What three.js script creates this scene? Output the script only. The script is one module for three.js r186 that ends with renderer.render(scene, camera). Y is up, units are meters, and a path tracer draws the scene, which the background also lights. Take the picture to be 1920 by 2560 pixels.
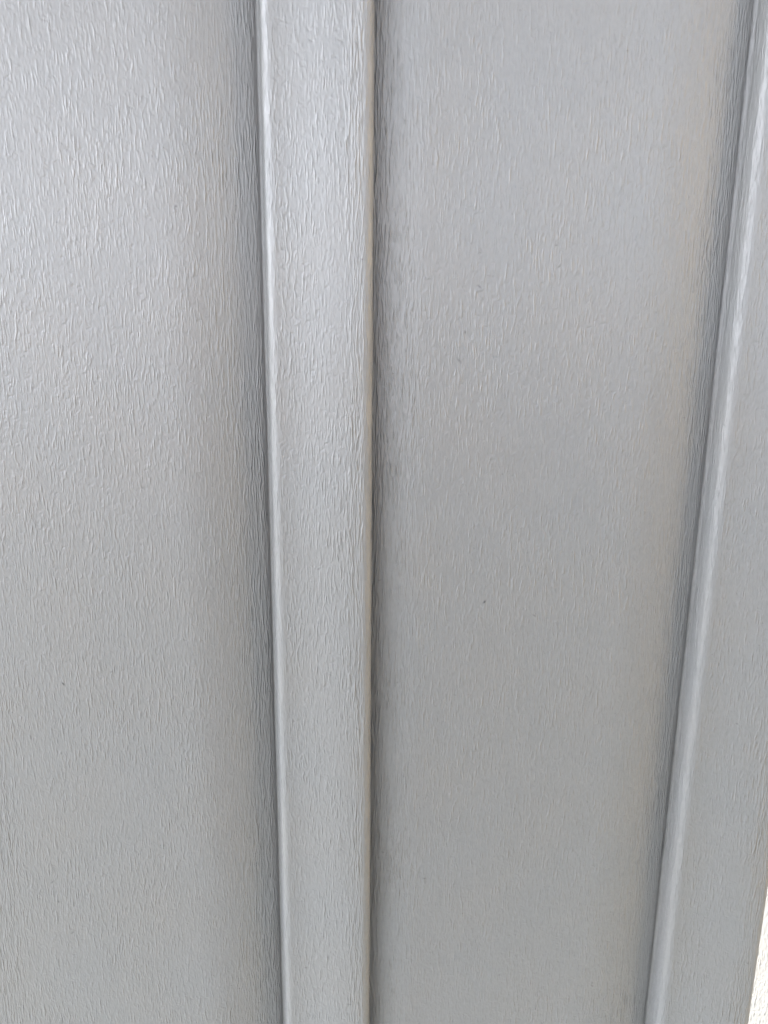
import * as THREE from 'three';
import { MarchingCubes } from 'three/addons/objects/MarchingCubes.js';
import { mergeGeometries } from 'three/addons/utils/BufferGeometryUtils.js';

// ---------------------------------------------------------------- camera, sky, sun, exposure
const scene = new THREE.Scene();
const renderer = new THREE.WebGLRenderer({ antialias: true });
renderer.toneMapping = THREE.LinearToneMapping;
renderer.toneMappingExposure = 15.5;
renderer.shadowMap.enabled = true;

const CAM_Y = 1.4, CAM_Z = 0.2935, PITCH = 13 * Math.PI / 180;
const camera = new THREE.PerspectiveCamera(69.4, 0.75, 0.02, 400);
camera.position.set(0, CAM_Y, CAM_Z);
camera.rotation.order = 'YXZ';
camera.rotation.set(-PITCH, 0, 0.5 * Math.PI / 180);
camera.focus = 0.315;
camera.userData.fStop = 9;
scene.add(camera);

const SUN_EL = 36 * Math.PI / 180, SUN_BEHIND = 7 * Math.PI / 180;
const sunDir = new THREE.Vector3(-Math.cos(SUN_EL) * Math.cos(SUN_BEHIND), Math.sin(SUN_EL), -Math.cos(SUN_EL) * Math.sin(SUN_BEHIND));
const sun = new THREE.DirectionalLight(new THREE.Color(1, 0.965, 0.91), 4);
sun.position.copy(sunDir).multiplyScalar(20);
sun.castShadow = true;
sun.shadow.mapSize.set(2048, 2048);
Object.assign(sun.shadow.camera, { left: -3, right: 3, top: 3, bottom: -3, near: 1, far: 60 });
scene.add(sun, sun.target);

// hazy clear sky (Perez luminance distribution, brighter round the sun and at the horizon)
{
  const W = 512, H = 256, d = new Float32Array(W * H * 4);
  const a = -1, b = -0.32, c = 10, dd = -3, e = 0.45;
  for (let j = 0; j < H; j++) for (let i = 0; i < W; i++) {
    const el = ((j + 0.5) / H - 0.5) * Math.PI, az = ((i + 0.5) / W - 0.5) * 2 * Math.PI;
    const dir = new THREE.Vector3(Math.cos(el) * Math.cos(az), Math.sin(el), Math.cos(el) * Math.sin(az));
    const cz = Math.max(Math.sin(Math.abs(el)), 0.03), g = Math.max(dir.angleTo(sunDir), 0.12), cg = Math.cos(g);
    const f = (1 + a * Math.exp(b / cz)) * (1 + c * (Math.exp(dd * g) - Math.exp(dd * Math.PI / 2)) + e * cg * cg);
    const L = 0.42 * f, white = Math.min(1, 0.62 + 0.4 * Math.exp(-2.2 * g) + 0.35 * Math.exp(-cz / 0.25));
    const k = (j * W + i) * 4;
    d[k] = L * (0.76 + 0.20 * white); d[k + 1] = L * (0.90 + 0.09 * white); d[k + 2] = L * (1.26 - 0.20 * white); d[k + 3] = 1;
  }
  const t = new THREE.DataTexture(d, W, H, THREE.RGBAFormat, THREE.FloatType);
  t.mapping = THREE.EquirectangularReflectionMapping; t.magFilter = t.minFilter = THREE.LinearFilter; t.wrapS = THREE.RepeatWrapping; t.needsUpdate = true;
  scene.background = t; scene.environment = t;
}

// ---------------------------------------------------------------- noise (periodic along the length)
function rng(seed) { let s = seed >>> 0; return () => { s = (s + 0x6D2B79F5) >>> 0; let t = s; t = Math.imul(t ^ (t >>> 15), t | 1); t ^= t + Math.imul(t ^ (t >>> 7), t | 61); return ((t ^ (t >>> 14)) >>> 0) / 4294967296; }; }
const GX = new Float32Array(4096), GY = new Float32Array(4096), PERM = new Uint16Array(8192);
{ const r = rng(77); for (let i = 0; i < 4096; i++) { const a = r() * Math.PI * 2; GX[i] = Math.cos(a); GY[i] = Math.sin(a); PERM[i] = i; }
  for (let i = 4095; i > 0; i--) { const j = Math.floor(r() * (i + 1)), t = PERM[i]; PERM[i] = PERM[j]; PERM[j] = t; }
  for (let i = 0; i < 4096; i++) PERM[i + 4096] = PERM[i]; }
function noise(x, y, py, seed) {           // gradient noise, about -1..1, periodic in y with integer period py
  const xi = Math.floor(x), yi = Math.floor(y), fx = x - xi, fy = y - yi;
  let y0 = yi % py; if (y0 < 0) y0 += py; const y1 = y0 + 1 === py ? 0 : y0 + 1;
  const h0 = PERM[(xi + seed * 131) & 4095], h1 = PERM[(xi + 1 + seed * 131) & 4095];
  const a = PERM[h0 + y0 & 4095], b = PERM[h1 + y0 & 4095], c = PERM[h0 + y1 & 4095], d = PERM[h1 + y1 & 4095];
  const u = fx * fx * fx * (fx * (fx * 6 - 15) + 10), v = fy * fy * fy * (fy * (fy * 6 - 15) + 10);
  const na = GX[a] * fx + GY[a] * fy, nb = GX[b] * (fx - 1) + GY[b] * fy, nc = GX[c] * fx + GY[c] * (fy - 1), nd = GX[d] * (fx - 1) + GY[d] * (fy - 1);
  const l = na + (nb - na) * u, m = nc + (nd - nc) * u;
  return (l + (m - l) * v) * 1.5;
}
const sstep = (a, b, x) => { const t = Math.min(1, Math.max(0, (x - a) / (b - a))); return t * t * (3 - 2 * t); };

// ---------------------------------------------------------------- embossed grain (height, millimetres)
const TEX_W = 0.28, TEX_H = 0.48, TW = 2048, TH = 2048;    // metres and texels
function grainHeight(seed, straight) {
  const out = new Float32Array(TW * TH), r = rng(seed * 997), ex = TEX_W * 1000 / TW, ey = TEX_H * 1000 / TH;
  const per = (s) => Math.round(TEX_H * 1000 / s), F = (n) => n / (TEX_H * 1000);
  const P = { a: per(5), b: per(1.7), c: per(0.8), lo: per(45) };
  for (let j = 0; j < TH; j++) for (let i = 0; i < TW; i++) {               // soft lumps between the threads
    const x = i * ex, y = j * ey;
    out[j * TW + i] = 0.10 * noise(x / 0.9, y * F(P.a), P.a, seed) + (1 - 0.7 * straight(x)) * 0.17 * noise(x / 1.0, y * F(P.b), P.b, seed + 1) + 0.05 * noise(x / 0.6, y * F(P.c), P.c, seed + 2);
  }
  const stamp = (x, row, h, s, t) => {                                       // ridge: steep on one side, a long slope on the other
    const c = x / ex, j = ((row % TH) + TH) % TH;
    for (let i = Math.max(0, Math.floor(c - 3 * s / ex)); i <= Math.min(TW - 1, c + 3 * t / ex); i++) {
      const d = (i - c) * ex, f = d < 0 ? Math.exp(-(d / s) * (d / s)) : Math.exp(-(d / t) * (d / t)), k = j * TW + i;
      out[k] += h * f;
    }
  };
  for (let n = 0; n < 118000; n++) {                                          // vertical threads
    let x = r() * TEX_W * 1000; const st = straight(x), y0 = r() * TH;
    if (r() > 0.62 + 0.38 * st) continue;
    const len = (1.1 + 5.0 * Math.pow(r(), 1.8)) * (1 + 1.1 * st) / ey, h = (0.35 + 0.65 * r()) * (0.75 + 0.4 * noise(x / 20, (y0 * ey) * F(P.lo), P.lo, seed + 7));
    const s = 0.09 + 0.05 * r(), t = 0.12 + 0.2 * r();
    let drift = (r() - 0.5) * 0.09, kink = 0;
    for (let q = 0; q < len; q++) {
      if (r() < 0.035) kink = (r() - 0.5) * 0.6; kink *= 0.94;
      x += (drift + kink) * ey; 
      const e = Math.min(1, q / 7, (len - q) / 7);
      stamp(x, Math.floor(y0 + q), h * e, s, t);
    }
  }
  for (let n = 0; n < 17000; n++) {                                           // short cross wrinkles
    const x0 = r() * TEX_W * 1000, st = straight(x0); if (r() < 0.8 * st) continue;
    const len = (0.7 + 2.6 * r() * r()) / ex, y0 = r() * TH, sl = (r() - 0.5) * 0.5, h = (0.15 + 0.3 * r()) * (r() < 0.75 ? -1 : 1);
    for (let q = 0; q < len; q++) { const e = Math.min(1, q / 4, (len - q) / 4), i = Math.floor(x0 / ex + q); if (i < 0 || i >= TW) continue;
      for (let dj = -3; dj <= 3; dj++) { const j = ((Math.floor(y0 + sl * q) + dj) % TH + TH) % TH; out[j * TW + i] += h * e * Math.exp(-dj * dj / 2.2); } }
  }
  return out;
}
function reliefTexture(h, w, hh, mw, mh, amp) {             // relief of amp millimetres as a normal map; mw, mh: size in millimetres
  const d = new Uint8Array(w * hh * 4), ex = mw / w, ey = mh / hh;
  for (let j = 0; j < hh; j++) for (let i = 0; i < w; i++) {
    const ip = (i + 1) % w, im = (i + w - 1) % w, jp = (j + 1) % hh, jm = (j + hh - 1) % hh;
    const sx = -amp * (h[j * w + ip] - h[j * w + im]) / (2 * ex), sy = -amp * (h[jp * w + i] - h[jm * w + i]) / (2 * ey), l = 1 / Math.hypot(sx, sy, 1), k = (j * w + i) * 4;
    d[k] = 127.5 + 127.5 * sx * l; d[k + 1] = 127.5 + 127.5 * sy * l; d[k + 2] = 127.5 + 127.5 * l; d[k + 3] = 255;
  }
  const t = new THREE.DataTexture(d, w, hh, THREE.RGBAFormat);
  t.wrapS = t.wrapT = THREE.RepeatWrapping; t.magFilter = t.minFilter = THREE.LinearFilter; t.needsUpdate = true;
  return t;
}
const GRAIN_DEPTH = 0.23;
const edgeStraight = (x) => Math.max(1 - sstep(55, 85, x), sstep(165, 190, x) * (1 - sstep(201, 208, x)), sstep(231, 236, x));   // grain drawn straight along the folds
const grainA = reliefTexture(grainHeight(3, edgeStraight), TW, TH, TEX_W * 1000, TEX_H * 1000, GRAIN_DEPTH);
// colour: pale grey vinyl with faint mottling and specks of dirt
function colourTexture(seed, base, specks) {
  const w = 700, h = 1400, d = new Uint8Array(w * h * 4), r = rng(seed);
  const m = new Float32Array(w * h).fill(1);
  for (let k = 0; k < specks; k++) {
    const first = k === 0, cx = first ? 0.366 * w : r() * w, cy = first ? 0.614 * h : r() * h, L = first ? 2.2 : 0.5 + Math.pow(r(), 3) * 2.2, a = r() * Math.PI, dark = first ? 0.02 : 0.25 + 0.5 * r();
    for (let dy = -4; dy <= 4; dy++) for (let dx = -4; dx <= 4; dx++) {
      const X = Math.floor(cx) + dx, Y = Math.floor(cy) + dy; if (X < 0 || Y < 0 || X >= w || Y >= h) continue;
      const px = X - cx, py = Y - cy, u = (px * Math.cos(a) + py * Math.sin(a)) / L, v = (-px * Math.sin(a) + py * Math.cos(a)) / 0.75;
      const f = Math.exp(-(u * u + v * v)); m[Y * w + X] *= 1 - f * (1 - dark);
    }
  }
  const enc = (c) => 255 * (c <= 0.0031308 ? 12.92 * c : 1.055 * Math.pow(c, 1 / 2.4) - 0.055);
  for (let j = 0; j < h; j++) for (let i = 0; i < w; i++) {
    const x = i / w * 280, y = j / h * 480, k = j * w + i;
    const t = 1 + 0.02 * noise(x / 9, y / 12, 40, 31) + 0.05 * noise(x / 0.9, y / 2.0, 240, 32) + 0.04 * noise(x / 1.7, y / 3, 160, 34);
    const tint = 0.012 * noise(x / 30, y / 40, 12, 33);
    d[k * 4] = enc(base[0] * t * m[k] * (1 + tint)); d[k * 4 + 1] = enc(base[1] * t * m[k]); d[k * 4 + 2] = enc(base[2] * t * m[k] * (1 - tint)); d[k * 4 + 3] = 255;
  }
  const t = new THREE.DataTexture(d, w, h, THREE.RGBAFormat);
  t.colorSpace = THREE.SRGBColorSpace; t.wrapS = t.wrapT = THREE.RepeatWrapping; t.magFilter = t.minFilter = THREE.LinearFilter; t.needsUpdate = true;
  return t;
}
const GREY = [0.168, 0.168, 0.165];
const vinyl = new THREE.MeshPhysicalMaterial({ map: colourTexture(5, GREY, 70), roughness: 0.43, normalMap: grainA, ior: 1.54 });
const vinylFold = vinyl.clone(); vinylFold.normalScale.set(0.6, 0.6);   // the emboss is stretched out where the sheet is folded

// ---------------------------------------------------------------- panel profile
const THICK = 0.0011;
// one cross-section, left to right, as [x, z, part]; x is measured from the right-hand edge of the batten
function panelProfile(boardW, foot) {
  const P = [], add = (x, z, p) => P.push([x, z, p]);
  const RISE = 0.0008, LIFT = 0.0044, run = 0.0022;   // the batten face leans up towards its free edge
  const dip = 0.0084;
  const zb = (x) => {                                       // the board rolls back at its tucked edge and falls away to the next batten
    const l = Math.min(1, Math.max(0, 1 - (x + boardW) / 0.020)), r = Math.min(1, Math.max(0, 1 - (foot - x) / 0.038));
    return -0.0036 * Math.pow(l, 1.5) - dip * Math.pow(r, 2.15);
  };
  const x0 = -boardW - 0.010;
  const n = 90;
  for (let i = 0; i <= n; i++) { const x = x0 + (foot - 0.0018 - x0) * i / n; add(x, zb(x), 'board'); }
  // concave foot, sloping riser, convex shoulder
  const A = [foot - 0.0018, zb(foot)], B = [foot, zb(foot)], C = [foot + run, RISE], D = [foot + run + 0.0036, RISE];
  const q = (a, b, c, t) => [0, 1].map((k) => (1 - t) * (1 - t) * a[k] + 2 * t * (1 - t) * b[k] + t * t * c[k]);
  const mix = (a, b, t) => [a[0] + (b[0] - a[0]) * t, a[1] + (b[1] - a[1]) * t];
  const B2 = mix(B, C, 0.22), C1 = mix(B, C, 0.66);
  for (let i = 1; i <= 8; i++) add(...q(A, B, B2, i / 8), 'riser');
  for (let i = 1; i <= 6; i++) add(...mix(B2, C1, i / 6), 'riser');
  for (let i = 1; i <= 12; i++) add(...q(C1, C, D, i / 12), 'riser');
  const R = 0.0034;
  for (let i = 1; i <= 20; i++) { const t = i / 20; add(D[0] + (-R - D[0]) * t, RISE + LIFT * sstep(0, 1, t), 'batten'); }
  for (let i = 1; i <= 14; i++) { const a = Math.PI / 2 * i / 14; add(-R + R * Math.sin(a), RISE + LIFT - R + R * Math.cos(a), 'edge_return'); }
  add(0, -0.0016, 'edge_return'); add(-0.0002, -0.0024, 'edge_return'); add(-0.0008, -0.0028, 'edge_return');
  add(-0.005, -0.0028, 'edge_return');
  return P;
}
const rowsY = []; { for (let y = 0; y < 1.0; y += 0.05) rowsY.push(y); for (let y = 1.0; y < 1.6; y += 0.001) rowsY.push(y); for (let y = 1.6; y <= 2.4001; y += 0.05) rowsY.push(y); }

function sweep(profile, i0, i1, uOff, vOff, wob, flip) {
  const nP = i1 - i0 + 1, nR = rowsY.length, pos = [], nor = [], uv = [], idx = [];
  const arc = [0]; for (let i = 1; i < profile.length; i++) arc.push(arc[i - 1] + Math.hypot(profile[i][0] - profile[i - 1][0], profile[i][1] - profile[i - 1][1]));
  const N = profile.map((p, i) => { const a = profile[Math.max(0, i - 1)], b = profile[Math.min(profile.length - 1, i + 1)]; const dx = b[0] - a[0], dz = b[1] - a[1], l = Math.hypot(dx, dz); return [-dz / l, dx / l]; });
  for (const side of [0, 1]) for (let r = 0; r < nR; r++) for (let i = i0; i <= i1; i++) {
    const p = profile[i], n = N[i], y = rowsY[r], o = side ? THICK : 0;
    const wx = wob(p[0], y);
    pos.push(p[0] - n[0] * o + wx[0], y, p[1] - n[1] * o + wx[1]);
    nor.push(side ? -n[0] : n[0], 0, side ? -n[1] : n[1]);
    uv.push((arc[i] + uOff) / TEX_W, (flip ? -y : y) / TEX_H + vOff);
  }
  const id = (s, r, i) => s * nR * nP + r * nP + i;
  for (let r = 0; r < nR - 1; r++) for (let i = 0; i < nP - 1; i++) {
    const a = id(0, r, i), b = id(0, r, i + 1), c = id(0, r + 1, i + 1), d = id(0, r + 1, i); idx.push(a, b, c, a, c, d);
    const e = id(1, r, i), f = id(1, r, i + 1), g = id(1, r + 1, i + 1), h = id(1, r + 1, i); idx.push(e, g, f, e, h, g);
  }
  for (let i = 0; i < nP - 1; i++) { idx.push(id(0, 0, i), id(1, 0, i), id(1, 0, i + 1), id(0, 0, i), id(1, 0, i + 1), id(0, 0, i + 1)); const T = nR - 1; idx.push(id(0, T, i), id(0, T, i + 1), id(1, T, i + 1), id(0, T, i), id(1, T, i + 1), id(1, T, i)); }
  const ends = []; if (i0 === 0) ends.push(0); if (i1 === profile.length - 1) ends.push(nP - 1);
  for (const e of ends) for (let r = 0; r < nR - 1; r++) idx.push(id(0, r, e), id(0, r + 1, e), id(1, r + 1, e), id(0, r, e), id(1, r + 1, e), id(1, r, e));
  const g = new THREE.BufferGeometry();
  g.setAttribute('position', new THREE.Float32BufferAttribute(pos, 3));
  g.setAttribute('normal', new THREE.Float32BufferAttribute(nor, 3));
  g.setAttribute('uv', new THREE.Float32BufferAttribute(uv, 2));
  g.setIndex(idx);
  return g;
}
function mesh(name, g, m, parent) { const o = new THREE.Mesh(g, m); o.name = name; o.castShadow = o.receiveShadow = true; parent.add(o); return o; }

function sidingPanel(name, label, xr, boardW, foot, vOff, flip, seed) {
  const uOff = 0.193 - (boardW + 0.010 + foot);
  const root = new THREE.Group(); root.name = name; root.position.set(xr, 0, 0);
  root.userData = { label, category: 'siding panel', group: 'grey vinyl siding panels' };
  const prof = panelProfile(boardW, foot);
  const wob = (x, y) => {
    const near = sstep(-0.055, -0.045, x) * sstep(-0.02, -0.036, x);
    return [near * (0.0001 * noise(x / 0.004 + 3, y / 0.03, 4096, seed) + 0.0001 * noise(x / 0.0016, y / 0.005, 4096, seed + 1)), 0.0006 * noise(x / 0.12, y / 0.35, 4096, seed + 2)];
  };
  const span = {}; prof.forEach((p, i) => { const s = span[p[2]] ??= [i, i]; s[1] = i; });
  const made = {};
  for (const part of ['board', 'riser', 'batten', 'edge_return']) {
    const [a, b] = span[part], i0 = a === 0 ? 0 : a - 1;
    made[part] = mesh(part, sweep(prof, i0, b, uOff, vOff, wob, flip), part === 'riser' || part === 'edge_return' ? vinylFold : vinyl, part === 'riser' || part === 'edge_return' ? (made.batten ?? root) : root);
  }
  made.batten.add(made.riser);
  scene.add(root); return root;
}

// ---------------------------------------------------------------- ground (below the frame)
const ground = new THREE.Mesh(new THREE.CircleGeometry(150, 64).rotateX(-Math.PI / 2), new THREE.MeshStandardMaterial({ color: new THREE.Color(0.056, 0.060, 0.050), roughness: 0.95 }));
ground.name = 'ground'; ground.receiveShadow = true; ground.userData = { kind: 'structure', label: 'short dull grass ground below the siding panels', category: 'ground' };
ground.position.y = -0.002; scene.add(ground);

// ---------------------------------------------------------------- the two grey panels and the sunlit one behind
sidingPanel('siding_panel', 'shaded grey vinyl panel whose batten laps over its neighbour', -0.0050, 0.225, -0.0420, 0.0, false, 41);
sidingPanel('siding_panel_001', 'shaded grey vinyl panel tucked under a batten, sunlit panel beyond its edge', 0.1768, 0.1818, -0.0437, 0.31, true, 51);
{
  const g = new THREE.BoxGeometry(0.16, 2.4, 0.004, 60, 1, 1).translate(0.08, 1.2, -0.002);
  const p = g.attributes.position, u = g.attributes.uv;
  for (let i = 0; i < p.count; i++) u.setXY(i, (p.getX(i) + 0.05) / TEX_W, p.getY(i) / TEX_H);
  const w = mesh('siding_panel_002', g, vinylFold, scene);
  w.position.set(0.175, 0, -0.05); w.rotation.y = -24 * Math.PI / 180;
  w.userData = { label: 'siding panel in glaring sunlight, seen past the edge of a shaded panel', category: 'siding panel', group: 'grey vinyl siding panels' };
}
// ---------------------------------------------------------------- outside the frame: what shades the panels
{ // sheathing the panels are fixed to
  const b = mesh('sheathing_board', new THREE.BoxGeometry(0.77, 2.4, 0.012).translate(-0.22, 1.2, -0.018), new THREE.MeshStandardMaterial({ color: new THREE.Color(0.30, 0.23, 0.14), roughness: 0.85 }), scene);
  b.userData = { label: 'plain plywood sheathing board directly behind the grey siding panels', category: 'board' };
}
{ // porch roof over the wall
  const roof = new THREE.Group(); roof.name = 'porch_roof'; roof.position.set(-0.5, 2.4, 0);
  roof.userData = { label: 'brown stained wooden porch roof sheltering the siding from above', category: 'porch roof' };
  const m = new THREE.MeshStandardMaterial({ color: new THREE.Color(0.10, 0.085, 0.07), roughness: 0.8 });
  const plank = new THREE.BoxGeometry(1.6, 0.022, 0.137);
  for (let k = 0; k < 11; k++) mesh('plank', plank, m, roof).position.set(0, 0.013, 0.09 + k * 0.14);
  mesh('fascia_board', new THREE.BoxGeometry(1.66, 0.14, 0.025), m, roof).position.set(0, 0.05, 1.578);
  mesh('roof_deck', new THREE.BoxGeometry(1.66, 0.03, 1.6), m, roof).position.set(0, 0.135, 0.765);
  for (const sx of [-1, 1]) mesh('rafter', new THREE.BoxGeometry(0.045, 0.09, 1.5), m, roof).position.set(sx * 0.77, 0.07, 0.79);
  scene.add(roof);
}
{ // tan board fence in the sun, off to the right of the panels
  const f = new THREE.Group(); f.name = 'board_fence'; f.position.set(1.8, 0, -0.2);
  f.userData = { label: 'sunlit tan wooden board fence standing to the right of the siding', category: 'fence' };
  const m = new THREE.MeshStandardMaterial({ color: new THREE.Color(0.50, 0.37, 0.21), roughness: 0.85 }), g = new THREE.BoxGeometry(0.02, 2.1, 0.136);
  for (let k = 0; k < 8; k++) mesh('board', g, m, f).position.set(0, 1.07, k * 0.142);
  for (const y of [0.4, 1.7]) mesh('rail', new THREE.BoxGeometry(0.045, 0.09, 1.14), m, f).position.set(0.034, y, 0.5);
  scene.add(f);
}
{ // dark stained shed at the front right
  const sh = new THREE.Group(); sh.name = 'garden_shed'; sh.position.set(1.78, 0, 1.05);
  sh.userData = { label: 'dark stained wooden garden shed in front of the tan fence', category: 'shed' };
  const m = new THREE.MeshStandardMaterial({ color: new THREE.Color(0.045, 0.045, 0.042), roughness: 0.85 }), gx = new THREE.BoxGeometry(0.02, 2.3, 0.146), gz = new THREE.BoxGeometry(0.146, 2.3, 0.02);
  for (let k = 0; k < 16; k++) mesh('board', gx, m, sh).position.set(0, 1.15, 0.075 + k * 0.15);
  for (let k = 0; k < 10; k++) { mesh('board', gz, m, sh).position.set(0.09 + k * 0.15, 1.15, 0); mesh('board', gz, m, sh).position.set(0.09 + k * 0.15, 1.15, 2.41); }
  for (let k = 0; k < 16; k++) mesh('board', gx, m, sh).position.set(1.52, 1.15, 0.075 + k * 0.15);
  mesh('roof', new THREE.BoxGeometry(1.8, 0.06, 2.7), m, sh).position.set(0.76, 2.335, 1.2);
  scene.add(sh);
}
{ // the person taking the picture
  const V = (x, y, z) => [x, y, z], J = {};
  const smin = (a, b, k) => { const h = Math.max(k - Math.abs(a - b), 0) / k; return Math.min(a, b) - h * h * k * 0.25; };
  const cap = (p, a, b, ra, rb, sx = 1) => {
    const ba = [(b[0] - a[0]) / sx, b[1] - a[1], b[2] - a[2]], pa = [(p[0] - a[0]) / sx, p[1] - a[1], p[2] - a[2]];
    const t = Math.min(1, Math.max(0, (pa[0] * ba[0] + pa[1] * ba[1] + pa[2] * ba[2]) / (ba[0] * ba[0] + ba[1] * ba[1] + ba[2] * ba[2] + 1e-9)));
    return Math.hypot(pa[0] - ba[0] * t, pa[1] - ba[1] * t, pa[2] - ba[2] * t) - (ra + (rb - ra) * t);
  };
  const Z = 0.62, bones = [
    [V(0, 0.95, Z), V(0, 1.12, Z), 0.115, 0.105, 1.35], [V(0, 1.12, Z), V(0, 1.34, Z), 0.105, 0.115, 1.5], [V(0, 1.40, Z), V(0, 1.50, Z - 0.01), 0.06, 0.05, 1],
    [V(0, 1.575, Z - 0.035), V(0, 1.66, Z - 0.02), 0.07, 0.088, 0.92], [V(0, 1.585, Z - 0.115), V(0, 1.605, Z - 0.095), 0.012, 0.012, 1] ];
  for (const s of [-1, 1]) bones.push([V(s * 0.19, 1.40, Z), V(s * 0.34, 1.17, Z - 0.08), 0.06, 0.046, 1], [V(s * 0.34, 1.17, Z - 0.08), V(s * 0.115, 1.36, 0.385), 0.044, 0.029, 1],
    [V(s * 0.1, 0.93, Z), V(s * 0.11, 0.50, Z - 0.02), 0.088, 0.06, 1], [V(s * 0.11, 0.50, Z - 0.02), V(s * 0.12, 0.085, Z + 0.01), 0.057, 0.04, 1], [V(s * 0.12, 0.05, Z + 0.03), V(s * 0.14, 0.035, Z - 0.14), 0.048, 0.034, 1],
    [V(s * 0.082, 1.62, Z - 0.025), V(s * 0.084, 1.645, Z - 0.02), 0.014, 0.016, 1]);
  const body = (p) => { let d = 1; for (const b of bones) d = smin(d, cap(p, b[0], b[1], b[2], b[3], b[4]), 0.035); return d; };
  const fingers = (s) => {                                                    // a palm beside the phone, four fingers behind its edge and a thumb in front of it
    const c = [s * 0.1, 1.375, 0.36], L = [[c, V(s * 0.115, 1.36, 0.385), 0.02, 0.027], [c, V(s * 0.088, 1.415, 0.342), 0.017, 0.014]];
    [0.042, 0.022, 0.001, -0.019].forEach((dy, i) => { const l = [0.9, 1, 0.96, 0.78][i], a = V(s * 0.092, 1.39 + dy * 0.8, 0.335), b = V(s * (0.092 - 0.012 * l), 1.39 + dy, 0.322), e = V(s * (0.08 - 0.024 * l), 1.391 + dy, 0.3215);
      L.push([V(s * 0.103, 1.383 + dy * 0.6, 0.355), a, 0.0105, 0.0092], [a, b, 0.0092, 0.0085], [b, e, 0.0085, 0.0072]); });
    L.push([V(s * 0.098, 1.372, 0.372), V(s * 0.085, 1.355, 0.352), 0.012, 0.0105], [V(s * 0.085, 1.355, 0.352), V(s * 0.066, 1.362, 0.338), 0.0105, 0.008]);
    return (p) => { let d = 1; for (const b of L) d = smin(d, cap(p, b[0], b[1], b[2], b[3]), 0.006); return d; };
  };
  const solid = (f, center, half, res, colour) => {
    const mc = new MarchingCubes(res, new THREE.MeshBasicMaterial(), false, false, 900000); mc.isolation = 0;
    for (let k = 0; k < res; k++) for (let j = 0; j < res; j++) for (let i = 0; i < res; i++)
      mc.field[k * res * res + j * res + i] = -f([center[0] + ((i / res) * 2 - 1) * half, center[1] + ((j / res) * 2 - 1) * half, center[2] + ((k / res) * 2 - 1) * half]);
    mc.update();
    const n = mc.count, g = new THREE.BufferGeometry(), pos = mc.positionArray.slice(0, n * 3), nor = mc.normalArray.slice(0, n * 3), col = new Float32Array(n * 3);
    for (let i = 0; i < n; i++) { for (let a = 0; a < 3; a++) pos[i * 3 + a] = pos[i * 3 + a] * half + center[a]; const c = colour(pos[i * 3], pos[i * 3 + 1], pos[i * 3 + 2]); col.set(c, i * 3); }
    g.setAttribute('position', new THREE.BufferAttribute(pos, 3)); g.setAttribute('normal', new THREE.BufferAttribute(nor, 3)); g.setAttribute('color', new THREE.BufferAttribute(col, 3)); g.computeVertexNormals();
    return g;
  };
  const skin = [0.36, 0.22, 0.16], shirt = [0.035, 0.037, 0.045], jeans = [0.03, 0.035, 0.06], hair = [0.02, 0.015, 0.012], shoe = [0.03, 0.03, 0.03];
  const colour = (x, y, z) => y > 1.5 ? (y > 1.68 || z > Z + 0.005 && y > 1.57 ? hair : skin) : (y > 1.28 && z < 0.42 ? skin : y > 0.93 ? shirt : y > 0.09 ? jeans : shoe);
  const parts = [solid(body, [0, 0.88, 0.56], 0.93, 132, colour)];
  for (const s of [-1, 1]) parts.push(solid(fingers(s), [s * 0.09, 1.38, 0.352], 0.085, 58, () => skin));
  const person = mesh('person', mergeGeometries(parts), new THREE.MeshStandardMaterial({ vertexColors: true, roughness: 0.8 }), scene);
  person.userData = { label: 'person in dark shirt and jeans holding a phone up to the siding', category: 'person' };
  const phone = new THREE.Group(); phone.name = 'phone'; phone.position.set(0, 1.4, 0.325);
  phone.userData = { label: 'black phone held upright in both hands before the siding', category: 'phone' };
  const pm = new THREE.MeshStandardMaterial({ color: new THREE.Color(0.02, 0.02, 0.022), roughness: 0.3 });
  mesh('case', new THREE.BoxGeometry(0.15, 0.075, 0.008), pm, phone); mesh('screen', new THREE.BoxGeometry(0.142, 0.068, 0.001), pm, phone).position.z = 0.0046;
  scene.add(phone);
}
renderer.render(scene, camera);
